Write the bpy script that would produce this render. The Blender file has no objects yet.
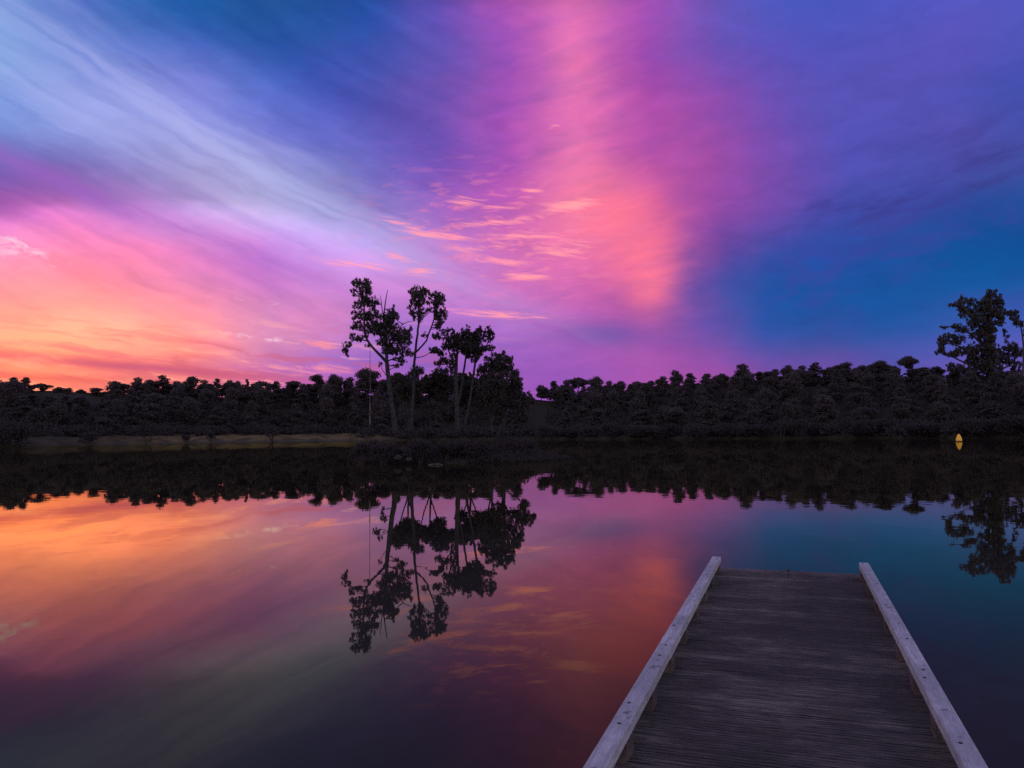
import bpy, math, random
import numpy as np
from mathutils import Matrix, Vector

rnd = random.Random(7)
rng = np.random.default_rng(11)
scene = bpy.context.scene
COL = scene.collection
R = math.radians

# ------------------------------------------------------------------ camera
F, PITCH, ROLL, HC = 800.0, math.atan(48 / 800.0), R(0.5), 2.0
cp, sp = math.cos(PITCH), math.sin(PITCH)
fwd = np.array([0, cp, sp])
up0 = np.array([0, -sp, cp])
rt0 = np.array([1.0, 0, 0])
up = up0 * math.cos(ROLL) + rt0 * math.sin(ROLL)
rt = rt0 * math.cos(ROLL) - up0 * math.sin(ROLL)
CAM = np.array([0, 0, HC])


def ray(px, py):
    return fwd + rt * (px - 512) / F + up * (384 - py) / F


def at(px, py, Y):
    """world point seen in direction (px, py) at distance Y ahead of the viewer"""
    d = ray(px, py)
    return CAM + d * (Y / d[1])


def ground_at(px, py, z):
    d = ray(px, py)
    return CAM + d * ((z - HC) / d[2])


def azel(px, py):
    d = ray(px, py)
    d = d / np.linalg.norm(d)
    return math.degrees(math.atan2(d[0], d[1])), math.degrees(math.asin(d[2]))


cam_d = bpy.data.cameras.new('camera')
cam = bpy.data.objects.new('camera', cam_d)
COL.objects.link(cam)
M = Matrix(((rt[0], up[0], -fwd[0], 0), (rt[1], up[1], -fwd[1], 0), (rt[2], up[2], -fwd[2], HC), (0, 0, 0, 1)))
cam.matrix_world = M
cam_d.sensor_width = 36
cam_d.lens = 36 * F / 1024
cam_d.clip_start = 0.05
cam_d.clip_end = 12000
scene.camera = cam
scene.view_settings.view_transform = 'Standard'
scene.view_settings.look = 'None'
scene.view_settings.exposure = 0
scene.view_settings.gamma = 1
scene.cycles.max_bounces = 5
scene.cycles.diffuse_bounces = 2
scene.cycles.glossy_bounces = 3
scene.cycles.use_denoising = False
scene.cycles.sample_clamp_indirect = 4


# ------------------------------------------------------------------ helpers
def lin(c):
    return [(v / 255 / 12.92) if v <= 10.3 else ((v / 255 + 0.055) / 1.055) ** 2.4 for v in c]


def tag(o, label=None, cat=None, group=None, kind=None):
    if label: o['label'] = label
    if cat: o['category'] = cat
    if group: o['group'] = group
    if kind: o['kind'] = kind
    return o


def empty(name, loc, rz=0.0):
    o = bpy.data.objects.new(name, None)
    COL.objects.link(o)
    o.location = loc
    o.rotation_euler = (0, 0, rz)
    o.empty_display_size = 0.3
    return o


def link_mesh(name, verts, faces, mat, parent=None, smooth=False):
    me = bpy.data.meshes.new(name)
    me.from_pydata([tuple(map(float, v)) for v in verts], [], faces)
    if smooth:
        me.polygons.foreach_set('use_smooth', [True] * len(me.polygons))
    me.update()
    if mat: me.materials.append(mat)
    o = bpy.data.objects.new(name, me)
    COL.objects.link(o)
    if parent: o.parent = parent
    return o


class MB:
    def __init__(s): s.v, s.f = [], []

    def add(s, v, f):
        n = len(s.v)
        s.v += [tuple(map(float, p)) for p in v]
        s.f += [tuple(i + n for i in q) for q in f]

    def box(s, x0, x1, y0, y1, z0, z1, bev=0.0):
        if bev <= 0:
            v = [(x0, y0, z0), (x1, y0, z0), (x1, y1, z0), (x0, y1, z0), (x0, y0, z1), (x1, y0, z1), (x1, y1, z1), (x0, y1, z1)]
            s.add(v, [(3, 2, 1, 0), (4, 5, 6, 7), (0, 1, 5, 4), (1, 2, 6, 5), (2, 3, 7, 6), (3, 0, 4, 7)])
            return
        b = bev   # bevelled round the upper edges
        def ring(i, z): return [(x0 + i, y0 + i, z), (x1 - i, y0 + i, z), (x1 - i, y1 - i, z), (x0 + i, y1 - i, z)]
        v = ring(0, z0) + ring(0, z1 - b) + ring(b * .35, z1 - b * .35) + ring(b, z1)
        f = [(3, 2, 1, 0), (12, 13, 14, 15)]
        for k in range(3):
            for i in range(4):
                j = (i + 1) % 4
                f.append((k * 4 + i, k * 4 + j, k * 4 + 4 + j, k * 4 + 4 + i))
        s.add(v, f)

    def tube(s, pts, rad, n=7, cap=True):
        pts = [np.array(p, float) for p in pts]
        rings = []
        for i, p in enumerate(pts):
            d = pts[min(i + 1, len(pts) - 1)] - pts[max(i - 1, 0)]
            d = d / (np.linalg.norm(d) + 1e-9)
            a = np.cross(d, (0.31, 0.95, 0.07)); a /= np.linalg.norm(a)
            b = np.cross(d, a)
            r = rad[i] if hasattr(rad, '__len__') else rad
            rings.append([p + r * (a * math.cos(2 * math.pi * k / n) + b * math.sin(2 * math.pi * k / n)) for k in range(n)])
        v = [q for rg in rings for q in rg]
        f = []
        for i in range(len(pts) - 1):
            for k in range(n):
                l = (k + 1) % n
                f.append((i * n + k, i * n + l, i * n + n + l, i * n + n + k))
        if cap:
            f.append(tuple(range(n - 1, -1, -1)))
            f.append(tuple(range((len(pts) - 1) * n, len(pts) * n)))
        s.add(v, f)

    def build(s, name, mat, parent=None, smooth=False):
        return link_mesh(name, s.v, s.f, mat, parent, smooth)


def smooth_path(pts, n=3):
    """Catmull-Rom through the points"""
    P = [np.array(p, float) for p in pts]
    P = [2 * P[0] - P[1]] + P + [2 * P[-1] - P[-2]]
    out = []
    for i in range(1, len(P) - 2):
        for k in range(n):
            t = k / n
            out.append(.5 * ((2 * P[i]) + (-P[i - 1] + P[i + 1]) * t + (2 * P[i - 1] - 5 * P[i] + 4 * P[i + 1] - P[i + 2]) * t * t + (-P[i - 1] + 3 * P[i] - 3 * P[i + 1] + P[i + 2]) * t ** 3))
    out.append(P[-2])
    return out


def leaves(centres, L, W, up_bias=0.3):
    """one diamond leaf at each centre: verts, faces"""
    c = np.asarray(centres, float)
    n = len(c)
    a = rng.normal(size=(n, 3)); a[:, 2] += up_bias
    a /= np.linalg.norm(a, axis=1)[:, None]
    b = np.cross(a, rng.normal(size=(n, 3)))
    b /= np.linalg.norm(b, axis=1)[:, None]
    s = rng.uniform(.65, 1.25, (n, 1))
    L_, W_ = L * s, W * s
    v = np.stack([c - a * L_ * .5, c + b * W_ * .5, c + a * L_ * .5, c - b * W_ * .5], 1).reshape(-1, 3)
    f = [(4 * i, 4 * i + 1, 4 * i + 2, 4 * i + 3) for i in range(n)]
    return v, f


def ball(n):
    p = rng.normal(size=(n, 3))
    p /= np.linalg.norm(p, axis=1)[:, None]
    return p * rng.uniform(0.15, 1, (n, 1)) ** (1 / 2.2)


# ------------------------------------------------------------------ materials
class NT:
    """small helper for building node trees"""
    def __init__(s, tree):
        s.t = tree; s.n = tree.nodes; s.l = tree.links

    def put(s, sock, v):
        if v is None: return
        if isinstance(v, bpy.types.NodeSocket): s.l.new(v, sock)
        else: sock.default_value = v

    def math(s, op, a, b=None, c=None, clamp=False):
        n = s.n.new('ShaderNodeMath'); n.operation = op; n.use_clamp = clamp
        for i, v in enumerate((a, b, c)): s.put(n.inputs[i], v)
        return n.outputs[0]

    def vec(s, x, y, z):
        n = s.n.new('ShaderNodeCombineXYZ')
        for i, v in enumerate((x, y, z)): s.put(n.inputs[i], v)
        return n.outputs[0]

    def noise(s, vec, scale, detail=3, rough=.55, dist=0.0):
        n = s.n.new('ShaderNodeTexNoise')
        s.put(n.inputs['Vector'], vec)
        n.inputs['Scale'].default_value = scale
        n.inputs['Detail'].default_value = detail
        n.inputs['Roughness'].default_value = rough
        n.inputs['Distortion'].default_value = dist
        return n.outputs['Fac']

    def smooth(s, v, a, b, lo=0.0, hi=1.0):
        n = s.n.new('ShaderNodeMapRange'); n.interpolation_type = 'SMOOTHSTEP'
        s.put(n.inputs[0], v)
        n.inputs[1].default_value = a; n.inputs[2].default_value = b
        n.inputs[3].default_value = lo; n.inputs[4].default_value = hi
        return n.outputs[0]

    def mix(s, f, a, b):
        n = s.n.new('ShaderNodeMix'); n.data_type = 'RGBA'
        s.put(n.inputs[0], f); s.put(n.inputs[6], a); s.put(n.inputs[7], b)
        return n.outputs[2]

    def vscale(s, v, f):
        n = s.n.new('ShaderNodeVectorMath'); n.operation = 'SCALE'
        s.put(n.inputs[0], v); s.put(n.inputs['Scale'], f)
        return n.outputs[0]

    def vadd(s, a, b):
        n = s.n.new('ShaderNodeVectorMath'); n.operation = 'ADD'
        s.put(n.inputs[0], a); s.put(n.inputs[1], b)
        return n.outputs[0]

    def vmul(s, a, b):
        n = s.n.new('ShaderNodeVectorMath'); n.operation = 'MULTIPLY'
        s.put(n.inputs[0], a); s.put(n.inputs[1], b)
        return n.outputs[0]


def new_mat(name):
    m = bpy.data.materials.new(name)
    m.use_nodes = True
    nt = NT(m.node_tree)
    return m, nt, m.node_tree.nodes['Principled BSDF']


def c4(r, g, b): return (r, g, b, 1)


def foliage(name, c0, c1):
    m, nt, p = new_mat(name)
    oi = nt.n.new('ShaderNodeObjectInfo')
    tc = nt.n.new('ShaderNodeTexCoord')
    nz = nt.noise(tc.outputs['Object'], .9, 3)
    f = nt.math('ADD', nt.math('MULTIPLY', oi.outputs['Random'], .6), nt.math('MULTIPLY_ADD', nz, 1.2, -.4), clamp=True)
    nt.put(p.inputs['Base Color'], nt.mix(f, c4(*c0), c4(*c1)))
    p.inputs['Roughness'].default_value = .8
    p.inputs['Specular IOR Level'].default_value = .08
    tl = nt.n.new('ShaderNodeBsdfTranslucent')     # thin leaves let half the light through
    nt.l.new(p.inputs['Base Color'].links[0].from_socket, tl.inputs['Color'])
    ms = nt.n.new('ShaderNodeMixShader'); ms.inputs[0].default_value = .5
    nt.l.new(p.outputs[0], ms.inputs[1]); nt.l.new(tl.outputs[0], ms.inputs[2])
    nt.l.new(ms.outputs[0], nt.n['Material Output'].inputs['Surface'])
    return m


def wood(name, c0, c1, c2, axis, stretch=14.0, scale=9.0, plank=None, rough=.75):
    """weathered timber, grain along axis 0 (x) or 1 (y); plank = board pitch along y for a tone per board"""
    m, nt, p = new_mat(name)
    tc = nt.n.new('ShaderNodeTexCoord')
    sep = nt.n.new('ShaderNodeSeparateXYZ'); nt.l.new(tc.outputs['Object'], sep.inputs[0])
    x, y, z = sep.outputs
    if axis == 0: g = nt.vec(nt.math('MULTIPLY', x, 1.0), nt.math('MULTIPLY', y, stretch), nt.math('MULTIPLY', z, stretch))
    else: g = nt.vec(nt.math('MULTIPLY', x, stretch), nt.math('MULTIPLY', y, 1.0), nt.math('MULTIPLY', z, stretch))
    n1 = nt.noise(g, scale * .35, 6, .7, .4)
    n2 = nt.noise(tc.outputs['Object'], 1.3, 4, .6)
    f = nt.smooth(n1, .36, .66)
    col = nt.mix(f, c4(*c0), c4(*c1))
    if plank:
        idx = nt.math('FLOOR', nt.math('DIVIDE', y, plank))
        side = nt.math('FLOOR', x)
        wn = nt.n.new('ShaderNodeTexWhiteNoise'); wn.noise_dimensions = '2D'
        nt.put(wn.inputs['Vector'], nt.vec(idx, 0.0, 0.0))
        tone = nt.math('MULTIPLY_ADD', wn.outputs['Value'], .8, .6)
        col = nt.vscale(col, tone)
    wear = nt.smooth(n2, .42, .60)
    col = nt.mix(nt.math('MULTIPLY', wear, .75), col, c4(*c2))
    n3 = nt.noise(g, scale * 1.3, 4, .6)
    col = nt.vscale(col, nt.smooth(n3, .34, .60, .5 if plank else .82, 1.25 if plank else 1.05))
    if not plank:   # knots and stains
        n4 = nt.noise(tc.outputs['Object'], 11.0, 3, .6)
        col = nt.vscale(col, nt.smooth(n4, .60, .70, 1.0, .5))
    nt.put(p.inputs['Base Color'], col)
    p.inputs['Roughness'].default_value = rough
    p.inputs['Specular IOR Level'].default_value = .25
    bm = nt.n.new('ShaderNodeBump'); bm.inputs['Strength'].default_value = .5; bm.inputs['Distance'].default_value = .004
    nt.put(bm.inputs['Height'], n1)
    nt.l.new(bm.outputs[0], p.inputs['Normal'])
    return m


def plain(name, c0, c1, scale=6.0, rough=.8, bump=0.0):
    m, nt, p = new_mat(name)
    tc = nt.n.new('ShaderNodeTexCoord')
    nz = nt.noise(tc.outputs['Object'], scale, 5, .6)
    nt.put(p.inputs['Base Color'], nt.mix(nt.smooth(nz, .35, .65), c4(*c0), c4(*c1)))
    p.inputs['Roughness'].default_value = rough
    p.inputs['Specular IOR Level'].default_value = .3
    if bump:
        bm = nt.n.new('ShaderNodeBump'); bm.inputs['Strength'].default_value = .7; bm.inputs['Distance'].default_value = bump
        nt.put(bm.inputs['Height'], nz); nt.l.new(bm.outputs[0], p.inputs['Normal'])
    return m


MAT = {}
MAT['hill_leaf'] = foliage('hill_foliage', (.082, .074, .074), (.100, .091, .090))
MAT['pine_leaf'] = foliage('pine_foliage', (.065, .062, .056), (.100, .094, .084))
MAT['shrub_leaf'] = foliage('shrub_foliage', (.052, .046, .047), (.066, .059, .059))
MAT['bark'] = plain('grey_bark', (.016, .016, .017), (.042, .042, .045), 5, .9, .01)
MAT['dark_bark'] = plain('dark_bark', (.03, .026, .022), (.06, .05, .045), 5, .9)
MAT['deck'] = wood('weathered_deck', (.015, .013, .012), (.145, .132, .120), (.029, .026, .024), 0, 42, 9, .147)
MAT['rail'] = wood('weathered_rail', (.31, .32, .35), (.48, .49, .54), (.26, .275, .31), 1, 12, 8)
MAT['block'] = wood('block_timber', (.055, .042, .038), (.12, .092, .08), (.06, .048, .045), 1, 8, 8)
MAT['beam'] = wood('beam_timber', (.05, .045, .045), (.12, .10, .10), (.06, .05, .05), 1, 8, 8)
MAT['iron'] = plain('dark_iron', (.02, .02, .022), (.05, .04, .04), 30, .55)
MAT['rock'] = plain('grey_rock', (.014, .014, .014), (.038, .038, .038), 3, .9, .03)
MAT['drift'] = plain('bleached_driftwood', (.05, .046, .042), (.09, .084, .078), 8, .85)
MAT['rope'] = plain('hemp_rope', (.09, .08, .07), (.15, .13, .11), 20, .9)
MAT['knot'] = plain('pale_rope_end', (.10, .10, .10), (.16, .16, .16), 20, .9)
MAT['buoy'] = plain('yellow_buoy_paint', (.92, .50, .03), (.95, .56, .05), 4, .45)
MAT['buoy_band'] = plain('dark_buoy_band', (.10, .05, .02), (.14, .07, .03), 4, .6)

# ground: earth and grass; the dry meadow lies behind the left shore
m, nt, p = new_mat('ground_earth')
geo = nt.n.new('ShaderNodeNewGeometry')
sep = nt.n.new('ShaderNodeSeparateXYZ'); nt.l.new(geo.outputs['Position'], sep.inputs[0])
n1 = nt.noise(geo.outputs['Position'], .22, 5, .6)
n2 = nt.noise(geo.outputs['Position'], 2.2, 4, .65)
dark = nt.mix(n2, c4(.014, .015, .009), c4(.038, .033, .021))
dry = nt.mix(n2, c4(.085, .066, .026), c4(.17, .128, .055))
left = nt.smooth(sep.outputs[0], -25, -42)
low = nt.smooth(sep.outputs[2], 5.2, 3.4)
patch = nt.smooth(n1, .40, .56)
right = nt.math('MULTIPLY', nt.smooth(n1, .56, .66), .12)
left = nt.math('MULTIPLY', left, nt.smooth(sep.outputs[0], -100, -76, .15, 1.0))
fac = nt.math('MULTIPLY', low, nt.math('ADD', nt.math('MULTIPLY', left, nt.math('MULTIPLY_ADD', patch, .7, .3)), right, clamp=True))
colr = nt.mix(fac, dark, dry)
beach = nt.math('MULTIPLY', nt.smooth(sep.outputs[2], .55, .30), .75)
beach = nt.math('MULTIPLY', beach, nt.math('MULTIPLY_ADD', left, .85, .15))
colr = nt.mix(beach, colr, c4(.055, .052, .055))
nt.put(p.inputs['Base Color'], colr)
p.inputs['Roughness'].default_value = .95
p.inputs['Specular IOR Level'].default_value = .1
bm = nt.n.new('ShaderNodeBump'); bm.inputs['Distance'].default_value = .15
nt.put(bm.inputs['Height'], n2); nt.l.new(bm.outputs[0], p.inputs['Normal'])
MAT['ground'] = m

# water: dark, faintly peaty lake; a Fresnel mix of the body and a mirror-like surface
m, nt, p = new_mat('lake_water')
nt.n.remove(p)
out = nt.n['Material Output']
geo = nt.n.new('ShaderNodeNewGeometry')
sepw = nt.n.new('ShaderNodeSeparateXYZ'); nt.l.new(geo.outputs['Position'], sepw.inputs[0])
wv = nt.vec(nt.math('MULTIPLY', sepw.outputs[0], 1.0), nt.math('MULTIPLY', sepw.outputs[1], 1.0), 0.0)
h1 = nt.noise(wv, .55, 3, .5, .6)
h2 = nt.noise(wv, 3.2, 3, .5, .3)
calm = nt.smooth(nt.noise(wv, .03, 3, .5), .35, .7, .25, 1.0)
hh = nt.math('MULTIPLY', nt.math('ADD', nt.math('MULTIPLY', h1, 1.0), nt.math('MULTIPLY', h2, .10)), calm)
bm = nt.n.new('ShaderNodeBump'); bm.inputs['Strength'].default_value = 1.0; bm.inputs['Distance'].default_value = .0045
nt.put(bm.inputs['Height'], hh)
gl = nt.n.new('ShaderNodeBsdfGlossy'); gl.inputs['Color'].default_value = c4(.84, .82, .49); gl.inputs['Roughness'].default_value = .012
df = nt.n.new('ShaderNodeBsdfDiffuse'); df.inputs['Color'].default_value = c4(.028, .026, .026)
fr = nt.n.new('ShaderNodeFresnel'); fr.inputs['IOR'].default_value = 1.36
for nd in (gl, df, fr): nt.l.new(bm.outputs[0], nd.inputs['Normal'])
mx = nt.n.new('ShaderNodeMixShader')
nt.put(mx.inputs[0], nt.math('MINIMUM', nt.math('MULTIPLY', nt.math('POWER', fr.outputs[0], 2.0), 2.9), .84)); nt.l.new(df.outputs[0], mx.inputs[1]); nt.l.new(gl.outputs[0], mx.inputs[2])
nt.l.new(mx.outputs[0], out.inputs['Surface'])
MAT['water'] = m

# ------------------------------------------------------------------ sky
world = bpy.data.worlds.new('World')
scene.world = world
world.use_nodes = True
w = NT(world.node_tree)
w.n.clear()
wout = w.n.new('ShaderNodeOutputWorld')
tc = w.n.new('ShaderNodeTexCoord')
DIR = tc.outputs['Generated']
sep = w.n.new('ShaderNodeSeparateXYZ'); w.l.new(DIR, sep.inputs[0])
dx, dy, dz = sep.outputs
DEG = 180 / math.pi
AZ0 = w.math('MULTIPLY', w.math('ARCTAN2', dx, dy), DEG)
EL0 = w.math('MULTIPLY', w.math('ARCSINE', dz), DEG)
# turbulence bends the cloud fields a little
ae = w.vec(AZ0, w.math('MULTIPLY', EL0, 2.2), 0.0)
t1 = w.math('SUBTRACT', w.noise(ae, .10, 4, .6), .5)
ae2 = w.vec(w.math('ADD', AZ0, 71.0), w.math('MULTIPLY', EL0, 2.6), 3.0)
t2 = w.math('SUBTRACT', w.noise(ae2, .10, 4, .6), .5)
AZ = w.math('MULTIPLY_ADD', t1, 3.4, AZ0)
EL = w.math('MULTIPLY_ADD', t2, 2.0, EL0)
# cloud-deck plane: streets of cirrus run towards azimuth 9 degrees
dzc = w.math('ADD', w.math('MAXIMUM', dz, 0.0), .05)
ppx, ppy = w.math('DIVIDE', dx, dzc), w.math('DIVIDE', dy, dzc)
ca, sa = math.cos(R(9)), math.sin(R(9))
cross = w.math('SUBTRACT', w.math('MULTIPLY', ppx, ca), w.math('MULTIPLY', ppy, sa))
along = w.math('ADD', w.math('MULTIPLY', ppx, sa), w.math('MULTIPLY', ppy, ca))

# colours of the sunset clouds by direction (rows: elevation, columns: azimuth)
XS = [i * 64 for i in range(17)]
ROWS = {
    10: [(112, 150, 216), (85, 115, 200), (38, 95, 172), (26, 90, 165), (30, 80, 150), (30, 80, 155), (40, 80, 170), (110, 80, 185), (175, 85, 185), (212, 108, 182), (165, 80, 180), (105, 85, 185), (75, 88, 190), (72, 85, 188), (78, 85, 190), (85, 85, 190), (78, 85, 185)],
    50: [(128, 166, 224), (115, 145, 218), (88, 115, 203), (62, 95, 190), (40, 85, 170), (45, 78, 165), (58, 78, 172), (98, 80, 178), (158, 80, 180), (222, 112, 175), (160, 74, 172), (108, 80, 180), (90, 80, 185), (80, 82, 185), (85, 80, 180), (92, 80, 182), (75, 80, 178)],
    90: [(118, 150, 220), (138, 155, 225), (146, 156, 228), (130, 135, 220), (82, 108, 204), (65, 82, 180), (75, 78, 170), (112, 78, 172), (160, 80, 180), (215, 110, 175), (170, 76, 170), (135, 72, 170), (100, 78, 178), (88, 80, 180), (85, 80, 180), (75, 80, 178), (60, 78, 172)],
    130: [(120, 145, 220), (144, 158, 228), (155, 165, 232), (150, 158, 230), (124, 128, 216), (85, 95, 195), (88, 78, 175), (102, 75, 172), (165, 80, 180), (225, 110, 178), (178, 80, 170), (155, 75, 165), (115, 75, 175), (85, 80, 180), (80, 80, 180), (85, 78, 175), (70, 78, 170)],
    170: [(98, 92, 190), (112, 105, 195), (152, 146, 224), (178, 172, 232), (175, 174, 233), (130, 135, 215), (108, 98, 195), (120, 80, 182), (172, 82, 178), (230, 118, 172), (185, 84, 165), (165, 75, 165), (125, 75, 172), (85, 78, 178), (75, 78, 175), (75, 75, 165), (60, 75, 155)],
    210: [(185, 92, 185), (200, 108, 190), (185, 118, 200), (178, 150, 215), (192, 182, 230), (172, 168, 228), (145, 125, 210), (160, 95, 190), (195, 95, 180), (240, 125, 165), (225, 100, 155), (155, 73, 162), (115, 72, 168), (65, 75, 170), (55, 75, 165), (30, 70, 150), (10, 75, 150)],
    250: [(228, 138, 185), (234, 126, 168), (232, 120, 165), (215, 115, 185), (185, 110, 200), (178, 138, 215), (180, 140, 215), (195, 125, 205), (210, 110, 180), (228, 115, 172), (228, 105, 155), (115, 70, 158), (42, 75, 165), (38, 75, 165), (25, 75, 155), (5, 78, 150), (5, 78, 148)],
    290: [(244, 136, 150), (246, 140, 155), (240, 136, 162), (228, 135, 180), (205, 120, 195), (205, 130, 205), (200, 130, 205), (195, 120, 205), (200, 110, 190), (205, 100, 175), (185, 85, 165), (82, 75, 162), (15, 80, 160), (15, 80, 158), (10, 80, 155), (8, 85, 158), (15, 85, 160)],
    330: [(253, 190, 145), (253, 195, 150), (252, 184, 152), (250, 160, 155), (225, 150, 185), (225, 135, 185), (150, 110, 205), (165, 110, 205), (165, 105, 200), (165, 90, 180), (125, 75, 165), (105, 80, 170), (35, 80, 165), (30, 80, 158), (25, 85, 165), (60, 85, 170), (75, 88, 185)],
    350: [(252, 180, 135), (253, 188, 140), (250, 175, 145), (250, 165, 140), (215, 130, 175), (160, 115, 205), (150, 105, 200), (150, 100, 195), (150, 95, 190), (160, 85, 180), (170, 78, 165), (130, 80, 170), (80, 78, 165), (85, 78, 160), (65, 80, 165), (80, 85, 175), (95, 90, 190)],
    375: [(245, 125, 100), (240, 115, 105), (220, 100, 115), (205, 100, 130), (200, 105, 160), (165, 100, 195), (140, 90, 190), (140, 90, 185), (150, 85, 185), (150, 85, 185), (165, 80, 175), (165, 75, 165), (120, 75, 165), (115, 72, 165), (85, 80, 170), (110, 85, 180), (110, 85, 180)],
    395: [(252, 150, 108), (248, 140, 110), (230, 120, 120), (215, 110, 140), (200, 105, 160), (165, 100, 195), (140, 90, 190), (140, 90, 185), (150, 85, 185), (150, 85, 185), (165, 80, 175), (160, 75, 165), (120, 75, 165), (115, 72, 165), (90, 80, 170), (110, 85, 180), (110, 85, 180)],
}
YS = sorted(ROWS)
GRID = np.array([[lin(c) for c in ROWS[y]] for y in YS])
# the sun-side clouds are far brighter than a screen can show: extend the red beyond 1
hot = np.clip((GRID[:, :, 0] - .89) / .09, 0, 1)
GRID[:, :, 0] += .9 * hot * np.clip((GRID[:, :, 1] - .22) / .25, 0.25, 1)


def sky_at(az, el):
    d = np.array([math.sin(R(az)) * math.cos(R(el)), math.cos(R(az)) * math.cos(R(el)), math.sin(R(el))])
    k = d @ fwd
    px = 512 + F * (d @ rt) / k
    py = 384 - F * (d @ up) / k
    px = min(max(px, 0), 1024); py = min(max(py, YS[0]), YS[-1])
    i = min(int(px // 64), 15); fx = px / 64 - i
    j = max(0, min(len(YS) - 2, int(np.searchsorted(YS, py)) - 1)); fy = (py - YS[j]) / (YS[j + 1] - YS[j])
    a = GRID[j, i] * (1 - fx) + GRID[j, i + 1] * fx
    b = GRID[j + 1, i] * (1 - fx) + GRID[j + 1, i + 1] * fx
    return a * (1 - fy) + b * fy


EDGE0 = 10.6
STEP, NR, NCOL, AZMAX = 1.7, 18, 31, 37.0
u = w.math('MULTIPLY_ADD', AZ, 1 / (2 * AZMAX), .5, clamp=True)
v = w.math('DIVIDE', w.math('MINIMUM', w.math('MAXIMUM', EL, 1.0), 29.0), STEP)
SIG = .55
acc = None
for j in range(NR):
    rp = w.n.new('ShaderNodeValToRGB')
    cr = rp.color_ramp
    cr.interpolation = 'CARDINAL'
    for k in range(NCOL):
        pos = k / (NCOL - 1)
        e = cr.elements[0] if k == 0 else (cr.elements[-1] if k == NCOL - 1 else cr.elements.new(pos))
        e.position = pos
        c = sky_at(-AZMAX + 2 * AZMAX * pos, j * STEP)
        e.color = (c[0] / 3, c[1] / 3, c[2] / 3, 1)   # a ramp holds values up to 1
    w.l.new(u, rp.inputs[0])
    d = w.math('SUBTRACT', v, float(j))
    g = w.math('EXPONENT', w.math('MULTIPLY', w.math('MULTIPLY', d, d), -1 / (2 * SIG * SIG)))
    t = w.vscale(rp.outputs[0], w.math('MULTIPLY', g, 1 / (SIG * math.sqrt(2 * math.pi))))
    acc = t if acc is None else w.vadd(acc, t)
sky = w.vscale(acc, 3.0)


def spot(px, py, wx, wy, slope=0.0):
    """soft patch of cloud around a direction; slope tilts it (degrees of elevation per degree of azimuth)"""
    a0, e0 = azel(px, py)
    sa_, se_ = math.degrees(wx / F), math.degrees(wy / F)
    da = w.math('SUBTRACT', AZ0, a0)
    de = w.math('SUBTRACT', w.math('SUBTRACT', EL0, e0), w.math('MULTIPLY', da, slope))
    q = w.math('ADD', w.math('POWER', w.math('ABSOLUTE', w.math('DIVIDE', da, sa_)), 2.0), w.math('POWER', w.math('ABSOLUTE', w.math('DIVIDE', de, se_)), 2.0))
    return w.math('EXPONENT', w.math('MULTIPLY', q, -1.0))


# long cirrus streaks
st = w.noise(w.vec(w.math('MULTIPLY', AZ, .10), w.math('MULTIPLY_ADD', AZ, .40, EL), 1.7), 1.0, 3, .5, .0)
stm = w.math('MULTIPLY', w.smooth(EL0, 4, 12), w.smooth(AZ0, 4, -12, .15, 1.0))
stv = w.math('MULTIPLY_ADD', w.math('MULTIPLY', w.math('SUBTRACT', st, .5), stm), .60, 1.03)
sa1 = w.math('MULTIPLY', w.math('SUBTRACT', stv, 1.0), 1.0)
sky = w.vmul(sky, w.vadd(w.vscale(w.vec(1.25, 1.0, .5), sa1), w.vec(1.0, 1.0, 1.0)))
# soft mottling everywhere
mo = w.noise(w.vec(AZ0, w.math('MULTIPLY', EL0, 2.5), 9.0), .35, 5, .6, .5)
sky = w.vscale(sky, w.math('MULTIPLY_ADD', w.math('SUBTRACT', mo, .5), .32, 1.0))
# slanting veils across the pink column
ve = w.noise(w.vec(w.math('MULTIPLY', AZ, .16), w.math('MULTIPLY_ADD', AZ, -.26, EL), 5.0), .62, 5, .6, .3)
vm = w.math('MULTIPLY', spot(560, 120, 150, 190, 0), .9)
sky = w.vmul(sky, w.vadd(w.vscale(w.vec(.55, .28, .12), w.math('MULTIPLY', w.math('SUBTRACT', ve, .5), w.math('MULTIPLY', vm, 2.0))), w.vec(1.0, 1.0, 1.0)))
# low bars of cloud towards the sunset
bar = w.noise(w.vec(w.math('MULTIPLY', AZ0, .12), w.math('MULTIPLY_ADD', AZ0, .11, w.math('MULTIPLY', EL, 1.0)), 4.0), 1.3, 5, .6, .3)
barm = w.math('MULTIPLY', w.smooth(EL0, 9.5, 4.5), w.smooth(AZ0, 4, -14))
dk = w.math('MULTIPLY', w.smooth(bar, .50, .66), w.math('MULTIPLY', barm, .55))
sky = w.mix(dk, sky, c4(*[a * 1.0 for a in lin((205, 92, 118))]))
lt = w.math('MULTIPLY', w.smooth(bar, .47, .33), w.math('MULTIPLY', barm, .5))
sky = w.mix(lt, sky, c4(1.5, *lin((255, 196, 160))[1:]))
for q, cc, am in ((spot(70, 361, 190, 5.5, -.07), (228, 92, 100), .75), (spot(175, 370, 120, 4.5, -.06), (196, 88, 130), .7), (spot(20, 377, 130, 3.5, -.03), (220, 84, 88), .6), (spot(330, 371, 90, 4, -.04), (200, 105, 185), .5)):
    sky = w.mix(w.math('MULTIPLY', w.math('MULTIPLY', q, am), w.smooth(bar, .30, .52, .45, 1.0)), sky, c4(*lin(cc)))
# dark violet wisps on the right
dw = w.noise(w.vec(AZ0, w.math('MULTIPLY_ADD', AZ0, -.75, w.math('MULTIPLY', EL0, 3.6)), 2.0), .22, 4, .6, .2)
dm = w.math('MULTIPLY', spot(930, 185, 170, 40, .13), .75)
sky = w.mix(w.math('MULTIPLY', w.smooth(dw, .42, .74), dm), sky, c4(*lin((58, 52, 130))))
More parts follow.
